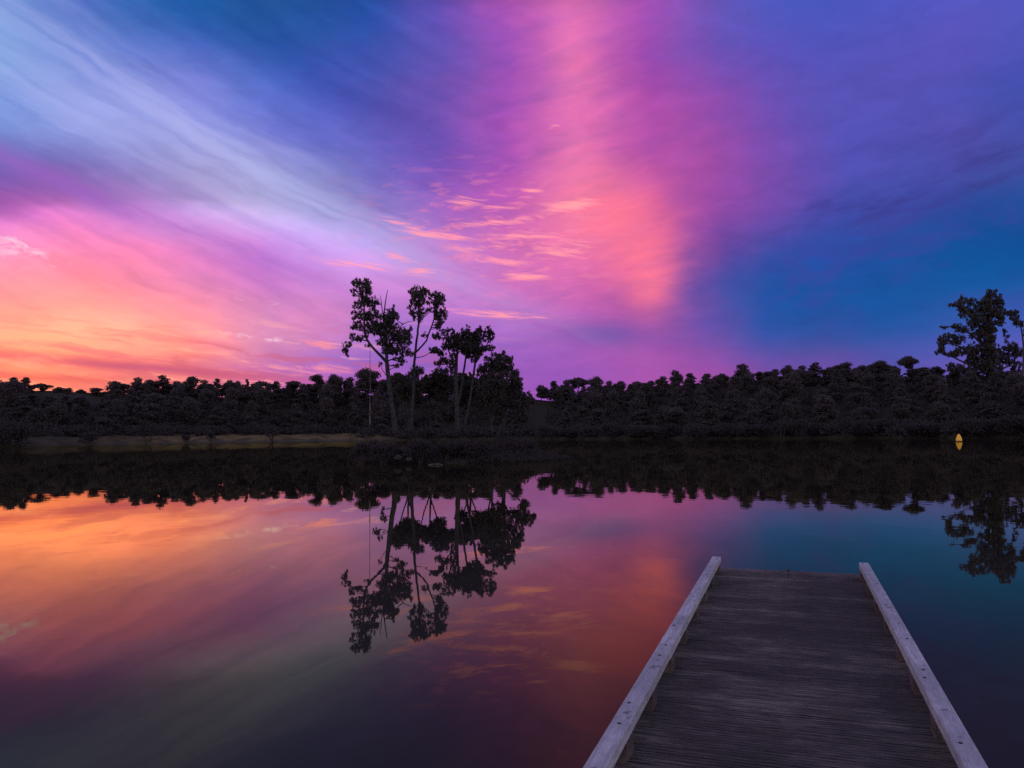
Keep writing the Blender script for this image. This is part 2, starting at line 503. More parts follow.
# upper edge of the pale cirrus sheet: brighter below, deep blue above
edge = w.math('ADD', w.math('MULTIPLY', AZ0, -.43), w.math('MULTIPLY_ADD', w.math('MULTIPLY', AZ0, AZ0), -.0105, EDGE0))
dd = w.math('ADD', w.math('SUBTRACT', EL0, edge), w.math('MULTIPLY', t2, 2.2))
em = w.smooth(AZ0, -5, -12)
sky = w.vscale(sky, w.math('MULTIPLY_ADD', w.math('MULTIPLY', w.math('MULTIPLY', w.smooth(dd, -.9, 1.4), w.smooth(dd, 6.0, 2.0)), em), -.20, 1.0))
sky = w.vscale(sky, w.math('MULTIPLY_ADD', w.math('MULTIPLY', w.math('MULTIPLY', w.smooth(dd, .6, -.8), w.smooth(dd, -6.0, -1.5)), em), .28, 1.0))
# violet band between the pale sheet and the pink glow
pv = w.math('MULTIPLY', w.math('MULTIPLY', spot(125, 208, 215, 13, -.30), w.smooth(st, .25, .6)), .75)
sky = w.mix(pv, sky, c4(*lin((150, 95, 192))))
# glowing core of the pink column
for q in (spot(650, 285, 24, 30, 0), spot(636, 248, 32, 32, 0), spot(608, 212, 42, 30, 0)):
    sky = w.mix(w.math('MULTIPLY', q, w.math('MULTIPLY_ADD', ve, 1.5, -.02)), sky, c4(1.05, *lin((255, 122, 150))[1:]))
sky = w.mix(w.math('MULTIPLY', spot(602, 334, 44, 11, -.05), .6), sky, c4(*lin((92, 80, 166))))
# bright spine of the pale sheet, violet blotches in the blue on the right
for q, am in ((spot(200, 132, 260, 26, -.49), .52), (spot(70, 108, 150, 18, -.36), .36), (spot(300, 196, 120, 13, -.5), .40)):
    sky = w.mix(w.math('MULTIPLY', w.math('MULTIPLY', q, am), w.smooth(st, .30, .62, .25, 1.0)), sky, c4(*lin((176, 180, 236))))
vb = w.noise(w.vec(AZ0, w.math('MULTIPLY', EL0, 2.0), 12.0), .16, 4, .6, .4)
sky = w.mix(w.math('MULTIPLY', w.math('MULTIPLY', spot(850, 262, 170, 80, 0), .55), w.smooth(vb, .48, .66)), sky, c4(*lin((62, 66, 158))))
# small altocumulus scraps catching the last light
wis_co = w.vec(w.math('MULTIPLY', w.math('MULTIPLY_ADD', t1, 2.0, AZ0), .40), w.math('MULTIPLY_ADD', AZ0, .55, w.math('MULTIPLY', w.math('MULTIPLY_ADD', t2, .8, EL0), 4.6)), 0.5)
wis = w.noise(wis_co, .85, 6, .62, .3)
m1 = None
for q in ((405, 226, 30, 6, -.25), (447, 236, 54, 6, -.08), (482, 247, 42, 6, .05), (468, 202, 24, 6, -.05), (505, 207, 30, 5, .03), (535, 190, 18, 4, .05), (500, 222, 44, 5, .08), (528, 236, 46, 6, .03),
          (505, 262, 38, 6, -.1), (527, 277, 34, 6, -.08), (553, 127, 9, 3.5, .1), (360, 265, 44, 5, -.08), (395, 258, 30, 5, -.18), (422, 272, 24, 5, -.05), (500, 314, 66, 5.5, -.06), (570, 205, 40, 10, .1), (560, 250, 40, 14, 0)):
    g_ = spot(q[0], q[1], q[2] * 1.35, q[3] * 1.15, q[4])
    m1 = g_ if m1 is None else w.math('MAXIMUM', m1, g_)
th = w.math('SUBTRACT', .80, w.math('MULTIPLY', m1, .435))
wv_ = w.math('MULTIPLY', w.math('SUBTRACT', wis, th), 4.5, clamp=True)
wv_ = w.math('MULTIPLY', wv_, w.math('MULTIPLY', m1, .9))
rp_ = w.noise(w.vec(w.math('MULTIPLY', AZ, .22), w.math('MULTIPLY_ADD', AZ, -.03, w.math('MULTIPLY', EL, 1.0)), 14.0), 2.3, 5, .6, .3)
fan = w.math('MULTIPLY', w.smooth(rp_, .50, .68), w.math('MULTIPLY', spot(505, 236, 105, 52, -.08), .75))
sky = w.mix(fan, sky, c4(1.0, *lin((245, 138, 172))[1:]))
sky = w.mix(wv_, sky, c4(1.25, *lin((255, 164, 172))[1:]))
wis2 = w.noise(w.vec(AZ0, w.math('MULTIPLY_ADD', AZ0, .5, w.math('MULTIPLY', EL0, 5.0)), 6.5), .42, 5, .6, .5)
m2 = w.math('ADD', spot(315, 344, 62, 8, -.13), spot(300, 368, 70, 8, -.05), clamp=True)
wv2 = w.math('MULTIPLY', w.math('MULTIPLY', w.math('SUBTRACT', wis2, w.math('SUBTRACT', .72, w.math('MULTIPLY', m2, .30))), 6.0, clamp=True), m2)
sky = w.mix(w.math('MULTIPLY', wv2, .9), sky, c4(*lin((250, 145, 165))))
m3 = w.math('ADD', w.math('MULTIPLY', spot(15, 246, 42, 16, -.15), 1.0), w.math('ADD', w.math('MULTIPLY', spot(262, 338, 42, 4.0, -.12), 1.0), w.math('MULTIPLY', spot(255, 300, 30, 6, -.1), .6)), clamp=True)
pf = w.noise(w.vec(AZ0, w.math('MULTIPLY', EL0, 2.0), 8.0), 1.0, 4, .6, .4)
wv3 = w.math('MULTIPLY', w.math('MULTIPLY', w.math('SUBTRACT', pf, w.math('SUBTRACT', .70, w.math('MULTIPLY', m3, .30))), 5.0, clamp=True), m3)
sky = w.mix(w.math('MULTIPLY', wv3, .8), sky, c4(*lin((250, 206, 226))))
# overhead: blue dusk with thin lilac cloud; behind: unseen sky, brightened as fill
OVER = (.19, .20, .40)  # mostly out of view, level set to light the deck
BACK_LO, BACK_HI = (1.05, .84, .98), (.58, .52, .82)  # unseen sky behind the viewer, made bright to light the tree faces
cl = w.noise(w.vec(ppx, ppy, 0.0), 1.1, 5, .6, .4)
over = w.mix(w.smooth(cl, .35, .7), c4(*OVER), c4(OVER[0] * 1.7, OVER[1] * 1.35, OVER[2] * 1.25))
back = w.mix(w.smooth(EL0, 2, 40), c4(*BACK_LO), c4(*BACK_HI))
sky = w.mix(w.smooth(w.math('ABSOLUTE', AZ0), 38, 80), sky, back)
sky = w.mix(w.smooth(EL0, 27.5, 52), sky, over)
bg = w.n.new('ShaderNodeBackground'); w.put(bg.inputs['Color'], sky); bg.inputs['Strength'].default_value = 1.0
nish = w.n.new('ShaderNodeTexSky'); nish.sky_type = 'NISHITA'; nish.sun_disc = False
SUN_EL, SUN_AZ = R(1.0), R(-46)
nish.sun_elevation = SUN_EL; nish.sun_rotation = SUN_AZ
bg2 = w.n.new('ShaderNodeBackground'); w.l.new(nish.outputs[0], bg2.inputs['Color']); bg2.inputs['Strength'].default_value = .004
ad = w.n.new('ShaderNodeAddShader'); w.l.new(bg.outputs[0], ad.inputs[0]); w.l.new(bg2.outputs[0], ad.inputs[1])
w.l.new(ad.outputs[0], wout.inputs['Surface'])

sun_d = bpy.data.lights.new('sun', 'SUN'); sun_d.energy = .06; sun_d.angle = R(8); sun_d.color = (1, .55, .35)
sun = bpy.data.objects.new('sun', sun_d); COL.objects.link(sun)
sdir = Vector((math.sin(SUN_AZ) * math.cos(SUN_EL), math.cos(SUN_AZ) * math.cos(SUN_EL), math.sin(SUN_EL)))
sun.rotation_euler = sdir.to_track_quat('Z', 'Y').to_euler()
sun.location = sdir * 300

# ------------------------------------------------------------------ terrain
RIDGE = 285.0
GX = [-700, -300, -60, 0, 30, 90, 110, 140, 300, 370, 520, 535, 560, 640, 700, 740, 800, 900, 1024, 1150, 1400, 1700]
GY = [396, 398, 399, 390, 390, 391, 394, 396, 397, 394, 397, 399, 400, 396, 390, 386, 382, 381, 384, 389, 392, 392]


def ridge_h(az):
    """ground height of the ridge at azimuth az (degrees)"""
    if abs(az) > 62: return 11.0
    t = math.tan(R(az))
    px = 512 + F * t
    gy = float(np.interp(px, GX, GY))
    P = at(px, gy, RIDGE * math.cos(R(az)))
    return float(P[2])


def shore_r(az):
    a = abs(az)
    front = float(np.interp(az, [-60, -34, -20, -12, -8, 0, 12, 25, 34, 60], [150, 182, 212, 228, 226, 210, 196, 188, 182, 150]))
    if a <= 60: return front + 2.5 * math.sin(az * 1.9) + 1.5 * math.sin(az * 4.3 + 1)
    t = min(1, (a - 60) / 105); t = t * t * (3 - 2 * t)
    return 150 * (1 - t) + 8.0 * t


def ground_h(az, r):
    rs = shore_r(az)
    if r <= rs: return -min(2.5, .04 + (rs - r) * .12)
    hr = ridge_h(az) if abs(az) < 100 else float(np.interp(abs(az), [100, 170], [11, 3]))
    rr = rs + (RIDGE - 190) if abs(az) > 60 else RIDGE
    d = r - rs
    bank = 2.3 * (1 - math.exp(-d / 11.0)) + .25 * min(d, 1)
    if r < rr:
        t = max(0, (d - 22) / (rr - rs - 22)); t = t * t * (3 - 2 * t) * .35 + t * .65
        return bank + max(0, hr - bank) * t
    return hr * (.75 + .25 * math.exp(-(r - rr) / 60))


def gpt(az, r): return (r * math.sin(R(az)), r * math.cos(R(az)), ground_h(az, r))


offs = [0, .6, 1.5, 3, 5, 8, 12, 17, 22, 28, 36, 45, 55, 65, 75, 85, 95, 105, 120, 150, 200, 320, 700, 1800, 5000]
azs = list(np.concatenate([np.arange(-60, 60, .6), np.arange(60, 300, 2.0)]))
gv, gf = [(0, 0, -2.5)], []
nring = len(offs) + 2
for a in azs:
    a_ = a if a <= 180 else a - 360
    rs = shore_r(a_)
    for r in [rs * .55, rs * .9] + [rs + o for o in offs]:
        x, y, z = gpt(a_, r)
        if 0 < r - rs < 130 and r > 60: z += .25 * math.sin(x * .37) * math.sin(y * .29 + 1) * min(1, (r - rs) / 10)
        gv.append((x, y, z))
na = len(azs)
for i in range(na):
    j = (i + 1) % na
    gf.append((0, 1 + j * nring, 1 + i * nring))
    for k in range(nring - 1):
        gf.append((1 + i * nring + k, 1 + j * nring + k, 1 + j * nring + k + 1, 1 + i * nring + k + 1))
g = link_mesh('ground', gv, gf, MAT['ground'], smooth=True)
tag(g, kind='structure')

# water sheet
wvv = [(0, 0, 0)] + [(420 * math.cos(2 * math.pi * k / 96), 420 * math.sin(2 * math.pi * k / 96), 0) for k in range(96)]
wo = link_mesh('lake_water', wvv, [(0, 1 + k, 1 + (k + 1) % 96) for k in range(96)], MAT['water'])
tag(wo, kind='structure')


# ------------------------------------------------------------------ hillside trees
def lobes_tree(kind, seed):
    """trunk and crown meshes of a tree 10 m tall, base at the origin"""
    rg = np.random.default_rng(seed)
    tr = MB()
    lob = []
    if kind == 'round':
        n = 13
        for k in range(n):
            a = rg.uniform(0, 6.28); q = rg.uniform(.2, 1) ** .6
            lob.append((2.3 * q * math.cos(a), 2.3 * q * math.sin(a), rg.uniform(2.6, 8.2) - q * .6, rg.uniform(1.2, 1.9), rg.uniform(1.0, 1.5)))
        lob.append((0, 0, 8.7, 1.6, 1.25))
    elif kind == 'tall':
        for k in range(13):
            z = 2 + 7.0 * k / 12
            q = 1.7 * (1 - .5 * abs(k - 4) / 6) * rg.uniform(.4, 1); a = rg.uniform(0, 6.28)
            lob.append((q * math.cos(a), q * math.sin(a), z, rg.uniform(1.0, 1.5), rg.uniform(.8, 1.2)))
        lob.append((0, 0, 9.0, .8, .95))
    elif kind == 'umbrella':
        for k in range(9):
            a = rg.uniform(0, 6.28); q = 2.6 * rg.uniform(.1, 1) ** .5
            lob.append((q * math.cos(a), q * math.sin(a), 8.7 - q * .35 + rg.uniform(-.3, .3), rg.uniform(.9, 1.4), rg.uniform(.8, 1.2)))
        lob.append((0, 0, 8.9, 1.7, 1.1))
        for k in range(4):
            a = rg.uniform(0, 6.28); lob.append((1.3 * math.cos(a), 1.3 * math.sin(a), rg.uniform(6, 7.4), 1.0, .9))
    else:  # layered pine
        for k in range(15):
            z = 1.6 + 7.4 * k / 14
            q = rg.uniform(.3, 1) * 2.3 * (1 - k / 17); a = rg.uniform(0, 6.28)
            lob.append((q * math.cos(a), q * math.sin(a), z, rg.uniform(.8, 1.25) * (1.15 - k / 28), rg.uniform(.55, .85)))
        lob.append((0, 0, 9.4, .55, .6))
    tr.tube([(0, 0, -.6), (.06, .02, 2), (.1, -.05, 5), (0, 0, 8)], [.24, .19, .13, .05], 6)
    for x, y, z, a, b in lob:
        tr.tube([(0, 0, max(1.5, z - 2.2)), (x * .5, y * .5, z - .9), (x, y, z)], [.09, .06, .03], 4, False)
    pts = []
    for x, y, z, a, b in lob:
        n = int(190 * a * a)
        p = ball(n) * (a, a, b) * rg.uniform(.75, 1.3, (n, 1)) + (x, y, z)
        pts.append(p)
    return tr, leaves(np.concatenate(pts), .52, .34, .2)


PROTO = {}
for kind in ('round', 'tall', 'umbrella', 'layered'):
    PROTO[kind] = []
    for s in range(5 if kind == 'round' else 3):
        tr, (lv, lf) = lobes_tree(kind, 100 + s + 10 * len(PROTO))
        tm = bpy.data.meshes.new('trunk'); tm.from_pydata(tr.v, [], tr.f); tm.materials.append(MAT['dark_bark'])
        cm = bpy.data.meshes.new('crown'); cm.from_pydata([tuple(q) for q in lv], [], lf); cm.materials.append(MAT['hill_leaf'])
        PROTO[kind].append((tm, cm, max(abs(lv[:, 0]).max(), abs(lv[:, 1]).max()) * .95, lv[:, 2].max()))


def hill_tree(az, r, height, width, kind, label, group, z=None, name=None):
    tm, cm, hw, ht = rnd.choice(PROTO[kind])
    x, y, gz = gpt(az, r)
    o = empty(name or 'hillside_tree', (x, y, gz if z is None else z), rnd.uniform(0, 6.28))
    o.scale = (width / (2 * hw), width / (2 * hw), height / ht)
    tag(o, label, 'tree', group)
    for nm, me in (('trunk', tm), ('crown', cm)):
        c = bpy.data.objects.new(nm, me); COL.objects.link(c); c.parent = o
    return o


G_SKY = 'trees along the ridge skyline'
SK = [  # px, top py, width px, kind, label
    (4, 381, 24, 'round', 'round dark tree on the skyline at the far left edge'),
    (24, 388, 14, 'round', 'low dark tree on the ridge between the leftmost tree and the flat-topped one'),
    (41, 383, 17, 'umbrella', 'small flat-topped tree standing alone on the low bare left ridge'),
    (59, 386.5, 12, 'round', 'small bushy tree just right of the flat-topped one on the left ridge'),
    (69, 387.5, 11, 'round', 'second small bushy tree right of the flat-topped one on the left ridge'),
    (81, 389, 9, 'round', 'tiny dark tree on the lowest dip of the left ridge'),
    (97, 387.5, 14, 'tall', 'short tree just left of the broad round crown on the left ridge'),
    (115, 380.5, 25, 'round', 'broad round-crowned tree left of the notch in the left skyline'),
    (138, 376.5, 17, 'round', 'tall tree at the left end of the high block of the left wood'),
    (150, 378, 16, 'round', None), (163, 375.5, 18, 'round', None), (177, 380, 14, 'layered', None),
    (191, 376.5, 19, 'round', None), (204, 378, 16, 'round', None), (217, 378, 16, 'tall', None),
    (230, 380.5, 12, 'layered', None), (238, 379, 10, 'tall', None), (247, 379.5, 11, 'tall', None),
    (261, 380.5, 20, 'umbrella', 'open-stemmed tree with sky showing under its crown on the left ridge'),
    (276, 381.5, 16, 'round', None), (292, 380, 18, 'round', None), (304, 383, 14, 'layered', None),
    (317, 374, 15, 'tall', 'tall narrow crown, left one of the pair left of the island'),
    (333.5, 373, 17, 'round', 'tall round crown, right one of the pair left of the island'),
    (350, 376.5, 15, 'round', 'lower crown between the round pair and the dome beside the island pine'),
    (366, 367, 22, 'round', 'big dome-shaped tree on the ridge behind the rope swing'),
    (541, 384.5, 13, 'round', 'small round bush-like tree right of the grassy dip beside the island'),
    (554, 381.5, 15, 'round', None), (567, 379, 13, 'round', None),
    (578, 377, 19, 'umbrella', 'spreading tree with a hole of sky in its crown right of the grassy dip'),
    (596.5, 375.5, 14, 'round', 'ball-crowned tree standing up between the dip and the tall pair'),
    (609, 381, 14, 'round', None), (621, 380, 14, 'round', None), (637, 380, 16, 'round', None), (651, 381, 14, 'round', None),
    (663, 375.5, 13, 'round', 'rounded tree left of the knob-topped one mid ridge'),
    (675, 369.5, 15, 'round', 'knob-topped tree above the wood, mid ridge above the jetty left rail'),
    (690, 374, 16, 'round', None), (706, 373, 16, 'round', None), (722, 372, 14, 'round', None),
    (742, 363, 23, 'round', 'tallest broad crown on the ridge above the far end of the jetty'),
    (760, 371.5, 14, 'round', None), (775, 368, 16, 'round', None), (788, 366, 14, 'round', None), (802, 365, 18, 'round', None),
    (815, 363, 18, 'round', None), (830, 366.5, 14, 'round', None), (846, 361.7, 19, 'round', None), (862, 363.5, 16, 'round', None),
    (880, 361, 20, 'round', None), (894, 366, 12, 'layered', None),
    (907.5, 355.5, 18, 'umbrella', 'umbrella-shaped tree on a bare stem standing above the right ridge'),
    (922, 366, 18, 'round', None), (936, 366, 18, 'round', None), (955, 369, 18, 'round', None), (975, 372, 18, 'round', None),
    (998, 374, 18, 'round', None), (1018, 374, 18, 'round', None),
]
for px in range(384, 520, 13): SK.append((px, 378 + rnd.uniform(-2, 3), 16, 'round', None))
for px in list(range(-250, -5, 17)) + list(range(1038, 1300, 18)): SK.append((px, 378 + rnd.uniform(-5, 4), 19, rnd.choice(['round', 'tall']), None))
for px, py, wd, kind, lab in SK:
    if lab is None:
        kind = rnd.choice(['round', 'round', 'tall', 'layered']); wd *= rnd.uniform(.75, 1.3); py += rnd.uniform(-1.5, 1.5)
    rr = RIDGE - 6 + rnd.uniform(-4, 4)
    az = math.degrees(math.atan((px - 512) / F))
    Y = rr * math.cos(R(az))
    top = at(px, py, Y)
    az = math.degrees(math.atan2(top[0], top[1])); r = math.hypot(top[0], top[1])
    gz = ground_h(az, r)
    h = max(2.0, top[2] - gz, .68 * wd / F * Y * 1.3); gz = top[2] - h
    if lab is None:
        lab = ('dark crown in the close row along the left ridge skyline' if px < 380 else
               'dark crown on the ridge skyline behind the island trees' if px < 525 else
               'dark crown in the close row along the right ridge skyline')
    hill_tree(az, r, h, wd / F * Y * 1.3, kind, lab, G_SKY, gz, name='ridge_tree')

G_SL = 'trees on the slope of the wooded hill across the lake'
rows = [(252, 9.5), (266, 9.5), (277, 9), (238, 9), (222, 8), (208, 7)]
for r0, h0 in rows:
    az = -41.0 + rnd.uniform(0, 1)
    while az < 41:
        a = az + rnd.uniform(-.4, .4)
        r = r0 + rnd.uniform(-5, 5)
        az += math.degrees(8.6 / r0)
        px = 512 + F * math.tan(R(a))
        rs = shore_r(a)
        if r < rs + (18 if px < 365 else 6): continue
        if 524 < px < 549 and r > 215: continue
        kind = rnd.choice(['round', 'layered', 'layered', 'tall'])
        h = h0 * rnd.uniform(.75, 1.2)
        gz = ground_h(a, r)
        lim = at(px, float(np.interp(px, GX, GY)) - 13, r * math.cos(R(a)))[2]
        if 25 < px < 108: lim -= 4.6
        h = min(h, lim - gz)
        if h < 2.5: continue
        side = 'left of the island' if px < 380 else ('behind the island' if px < 525 else 'right of the island')
        hill_tree(a, r, h, rnd.uniform(5.0, 8.0) * min(1, h / 6 + .2), kind, 'dark tree in the dense wood on the far hillside ' + side, G_SL)

# undergrowth that fills the wood: nobody could count it
pts = []
for k in range(620):   # thicket along the crest
    a = rnd.uniform(-42, 42)
    px = 512 + F * math.tan(R(a))
    if 522 < px < 549 or 22 < px < 108: continue
    x, y, z = gpt(a, RIDGE + rnd.uniform(-12, 6))
    rad = rnd.uniform(1.2, 2.6)
    pts.append(ball(int(12 * rad * rad) + 6) * (rad, rad, rad * .8) + (x, y, z + rad * .6))
for k in range(3400):
    a = rnd.uniform(-42, 42)
    px = 512 + F * math.tan(R(a))
    rs = shore_r(a)
    lo = rs + (14 if px < 360 else 1.5)
    r = lo + (RIDGE - 4 - lo) * rnd.random() ** 1.3
    if 524 < px < 549 and r > 225: continue
    if 30 < px < 108 and r > RIDGE - 30: continue
    x, y, z = gpt(a, r)
    rad = rnd.uniform(.9, 2.2)
    pts.append(ball(int(12 * rad * rad) + 6) * (rad, rad, rad * .75) + (x, y, z + rad * .45))
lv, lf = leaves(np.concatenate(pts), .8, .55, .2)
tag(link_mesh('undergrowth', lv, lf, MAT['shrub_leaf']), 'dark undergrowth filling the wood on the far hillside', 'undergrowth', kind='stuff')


# ------------------------------------------------------------------ shrubs along the shore
def shrub(name, pos, w_, h_, label, group=None, dense=1.0, leaf=.3):
    o = empty(name, pos)
    tag(o, label, 'shrub', group)
    st = MB()
    pts = []
    n = 7
    for k in range(n):
        a = rnd.uniform(0, 6.28); q = rnd.uniform(.1, .75) * w_ / 2
        z = h_ * rnd.uniform(.35, .75)
        x, y = q * math.cos(a), q * math.sin(a)
        st.tube([(x * .2, y * .2, -.3), (x * .7, y * .7, z * .6), (x, y, z)], [.02 * h_, .014 * h_, .006 * h_], 5, False)
        rad = w_ * rnd.uniform(.17, .3)
        rz = min(rad * .9, h_ - z, z)
        pts.append(ball(int(dense * 36 * (rad / leaf) ** 2 * .35) + 12) * (rad, rad, max(rz, .2 * h_)) + (x, y, z))
    st.build('stems', MAT['dark_bark'], o)
    lv, lf = leaves(np.concatenate(pts), leaf, leaf * .6, .3)
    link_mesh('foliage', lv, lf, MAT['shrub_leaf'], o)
    return o


def on_shore(px, d=1.0):
    a = math.degrees(math.atan((px - 512) / F))
    return gpt(a, shore_r(a) + d)


for px, w_, h_, lab in [
    (6, 9, 5.5, 'large dark shrub at the water edge at the far left'),
    (24, 6, 4.2, 'dark shrub beside the pale strip of beach at the far left'),
    (90, 5, 2.6, 'low wide shrub in front of the pale grass near the left beach'),
    (148, 5.5, 4.8, 'bushy shrub hiding the left end of the pale grass bank'),
    (186, 3, 1.8, 'small low shrub on the pale grass bank between two taller shrubs'),
    (211, 3.0, 3.0, 'narrow upright shrub standing before the pale grass bank'),
    (272, 4.2, 5.0, 'tall two-part shrub in front of the brightest part of the grass bank'),
]:
    shrub('shore_shrub', on_shore(px, .8), w_, h_, lab, 'shrubs on the left shore', 1.0, .45)
for k, px in enumerate(range(548, 1075, 21)):
    if 855 < px < 960 and k % 2: continue
    shrub('shore_shrub', on_shore(px + rnd.uniform(-6, 6), rnd.uniform(.8, 3)), rnd.uniform(5, 9), rnd.uniform(2.2, 4.5),
          'dark shrub in the row along the water edge of the right shore', 'shrubs on the right shore', 1.0, .5)


# ------------------------------------------------------------------ big trees traced from their limbs and clumps
def limb_tree(name, D, label, limbs, clumps, base_px, leaf_px=(2.9, .75), spread=.9, mat='pine_leaf', bark='bark', base_z=None, density=1.0, group=None, cat='tree', grow=1.3, filler=.5):
    """limbs: list of (points in px, radii in px, depth offsets); clumps: (px, py, rx, ry)"""
    sc = D / F
    b = at(base_px[0], base_px[1], D)
    if base_z is not None: b[2] = base_z
    o = empty(name, b)
    tag(o, label, cat, group)
    tm = MB()
    lim_pts = []
    for i, (pp, rr, dd) in enumerate(limbs):
        P = [at(x, y, D + d * sc) - b for (x, y), d in zip(pp, dd)]
        S = smooth_path(P, 4)
        rads = np.interp(np.linspace(0, 1, len(S)), np.linspace(0, 1, len(rr)), rr) * sc
        S = [s + np.array([rnd.uniform(-1, 1), rnd.uniform(-1, 1), 0]) * .25 * sc if 0 < k < len(S) - 1 else s for k, s in enumerate(S)]
        tm.tube(S, list(rads), 7)
        lim_pts += S
    L = np.array(lim_pts)
    tm_main = tm
    pts = []
    fill_ = []
    for i, (cx, cy, rx, ry) in enumerate(clumps):
        near = sorted((math.hypot(cx - q[0], cy - q[1]), j) for j, q in enumerate(clumps) if j != i)[:3]
        for d_, j in near:
            if j > i and d_ < 13 and rnd.random() < filler:
                q = clumps[j]
                fill_.append((.5 * (cx + q[0]) + rnd.uniform(-1.5, 1.5), .5 * (cy + q[1]) + rnd.uniform(-1.5, 1.5), .3 * (rx + q[2]), .3 * (ry + q[3])))
    for cx, cy, rx, ry in list(clumps) + fill_:
        rx, ry = rx * grow, ry * grow
        dep = rnd.uniform(-1, 1) * spread * 9
        c = at(cx, cy, D + dep * sc) - b
        # twig from the nearest lower limb point
        q = L.copy(); dist = np.linalg.norm(q - c, axis=1) + 2.0 * np.maximum(0, q[:, 2] - c[2])
        p0 = L[int(dist.argmin())]
        mid = (p0 + c) * .5 + np.array([0, 0, -.25 * np.linalg.norm(c - p0) * .3])
        tm_main.tube(smooth_path([p0, mid, c], 3), list(np.linspace(.55, .22, 7) * sc), 5, False)
        rz = .5 * (rx + ry) * 1.15
        nt_ = max(4, int(rx * ry * .80 * density + .8))
        tuft = ball(nt_) * (rx * 1.0, rz, ry * 1.0)
        for t in tuft:
            n = rnd.randint(11, 19)
            e_ = rnd.uniform(.8, 1.45)
            pts.append((ball(n) * (e_, e_, e_ * rnd.uniform(1.0, 1.9)) + t) * sc + c)
            if rnd.random() < .35:
                tm_main.tube([c, c + t * sc], [.2 * sc, .1 * sc], 4, False)
    tm_main.build('trunk', MAT[bark], o, True)
    lv, lf = leaves(np.concatenate(pts), leaf_px[0] * sc, leaf_px[1] * sc, .5)
    link_mesh('crown', lv, lf, MAT[mat], o)
    return o


ISL = 55.0
A_limbs = [
    ([(396, 434), (394, 420), (391.5, 405), (388.5, 380), (386.5, 361)], [3.4, 2.7, 2.5, 2.3, 2.1], [0, 0, 0, 0, 0]),
    ([(386.5, 362), (376, 351), (369, 343), (365, 334), (364.5, 318), (364, 300), (362, 283)], [1.7, 1.3, 1.2, 1.0, .8, .6, .3], [0, -2, -3, -3, -2, 0, 0]),
    ([(386.5, 362), (386.5, 345), (385, 328), (384, 316), (385.5, 302), (387.5, 290)], [1.7, 1.3, 1.0, .8, .55, .3], [0, 2, 3, 2, 2, 2]),
    ([(383.5, 318), (381.5, 304), (380.5, 295.5)], [.6, .45, .25], [2, 0, 0]),
    ([(386.5, 350), (396, 339), (406, 333), (411, 327)], [1.0, .8, .5, .3], [2, 6, 9, 10]),
    ([(386.5, 361), (397, 358), (409, 354.5)], [.8, .5, .3], [0, -5, -8]),
    ([(398, 331), (402, 325), (407, 322.3), (412.5, 321)], [.5, .45, .35, .2], [4, 3, 3, 3]),
    ([(367, 341), (359, 339.5), (351, 342), (346, 350)], [.7, .55, .4, .3], [-3, -6, -9, -10]),
    ([(389, 392), (383, 396), (377, 395)], [.5, .35, .2], [0, -3, -5]),
    ([(388.5, 378), (383, 371), (380, 365)], [.5, .35, .2], [0, -3, -5]),
]
A_cl = [(361.9, 282.5, 7.5, 3.2), (355, 283, 2.5, 2.2), (368, 283, 2.5, 2.5), (363, 288, 6, 4.5), (353.7, 290.3, 2.5, 2.5), (370, 291, 2.3, 4), (364, 296, 6, 5), (354.5, 296, 1.6, 1.5), (366, 303, 6.5, 4.5),
        (357, 306.7, 3.5, 1.8), (354, 312, 2.6, 1.7), (354.5, 317.5, 2.5, 2.5), (352.5, 328, 3, 1.5), (374, 304, 3.5, 6), (377.5, 303.5, 2, 1.2), (373.5, 316, 7, 6), (363.5, 316, 4, 6), (361, 325, 7, 3.5),
        (373, 326, 7, 5), (384, 321, 7, 6), (393, 308.5, 1.4, 3), (391, 312.5, 3.5, 3), (396, 314, 1.8, 1.5), (395, 318, 3.5, 4), (390, 325, 6, 5), (377.5, 330, 8, 5), (388.5, 332.5, 9, 7),
        (399.5, 333, 6, 5), (408, 334, 3.4, 4.5), (411, 328, 1.1, 2), (406.5, 339.5, 5, 4), (398, 341, 6, 5), (387, 341, 6, 5), (381, 342, 4, 3.5), (394.5, 350.5, 6, 3.8), (404, 350, 6, 3), (388, 350, 5, 5),
        (410, 354, 4, 2.2), (398, 358, 5, 1.4), (354, 337, 4, 2.8), (359.5, 339, 4, 2.2), (366, 334, 4, 3.5), (367, 345.5, 2, 1.4), (347.5, 345, 4.2, 2.2), (345, 351, 2.4, 2), (347.5, 354.5, 1.4, 2), (380, 364.5, 1.6, 1.8),
        (396, 366, 4, 1.2), (404, 362, 3, 1.3), (384, 407, 2.5, 3), (376, 395, 3, 2.3), (380, 388, 2, 2), (383, 414, 2, 3)]
limb_tree('island_pine', ISL, 'tallest island pine with a leaning left limb and two bare dead spikes', A_limbs, A_cl, (396, 436), group='trees on the small island', base_z=.45, spread=.8)

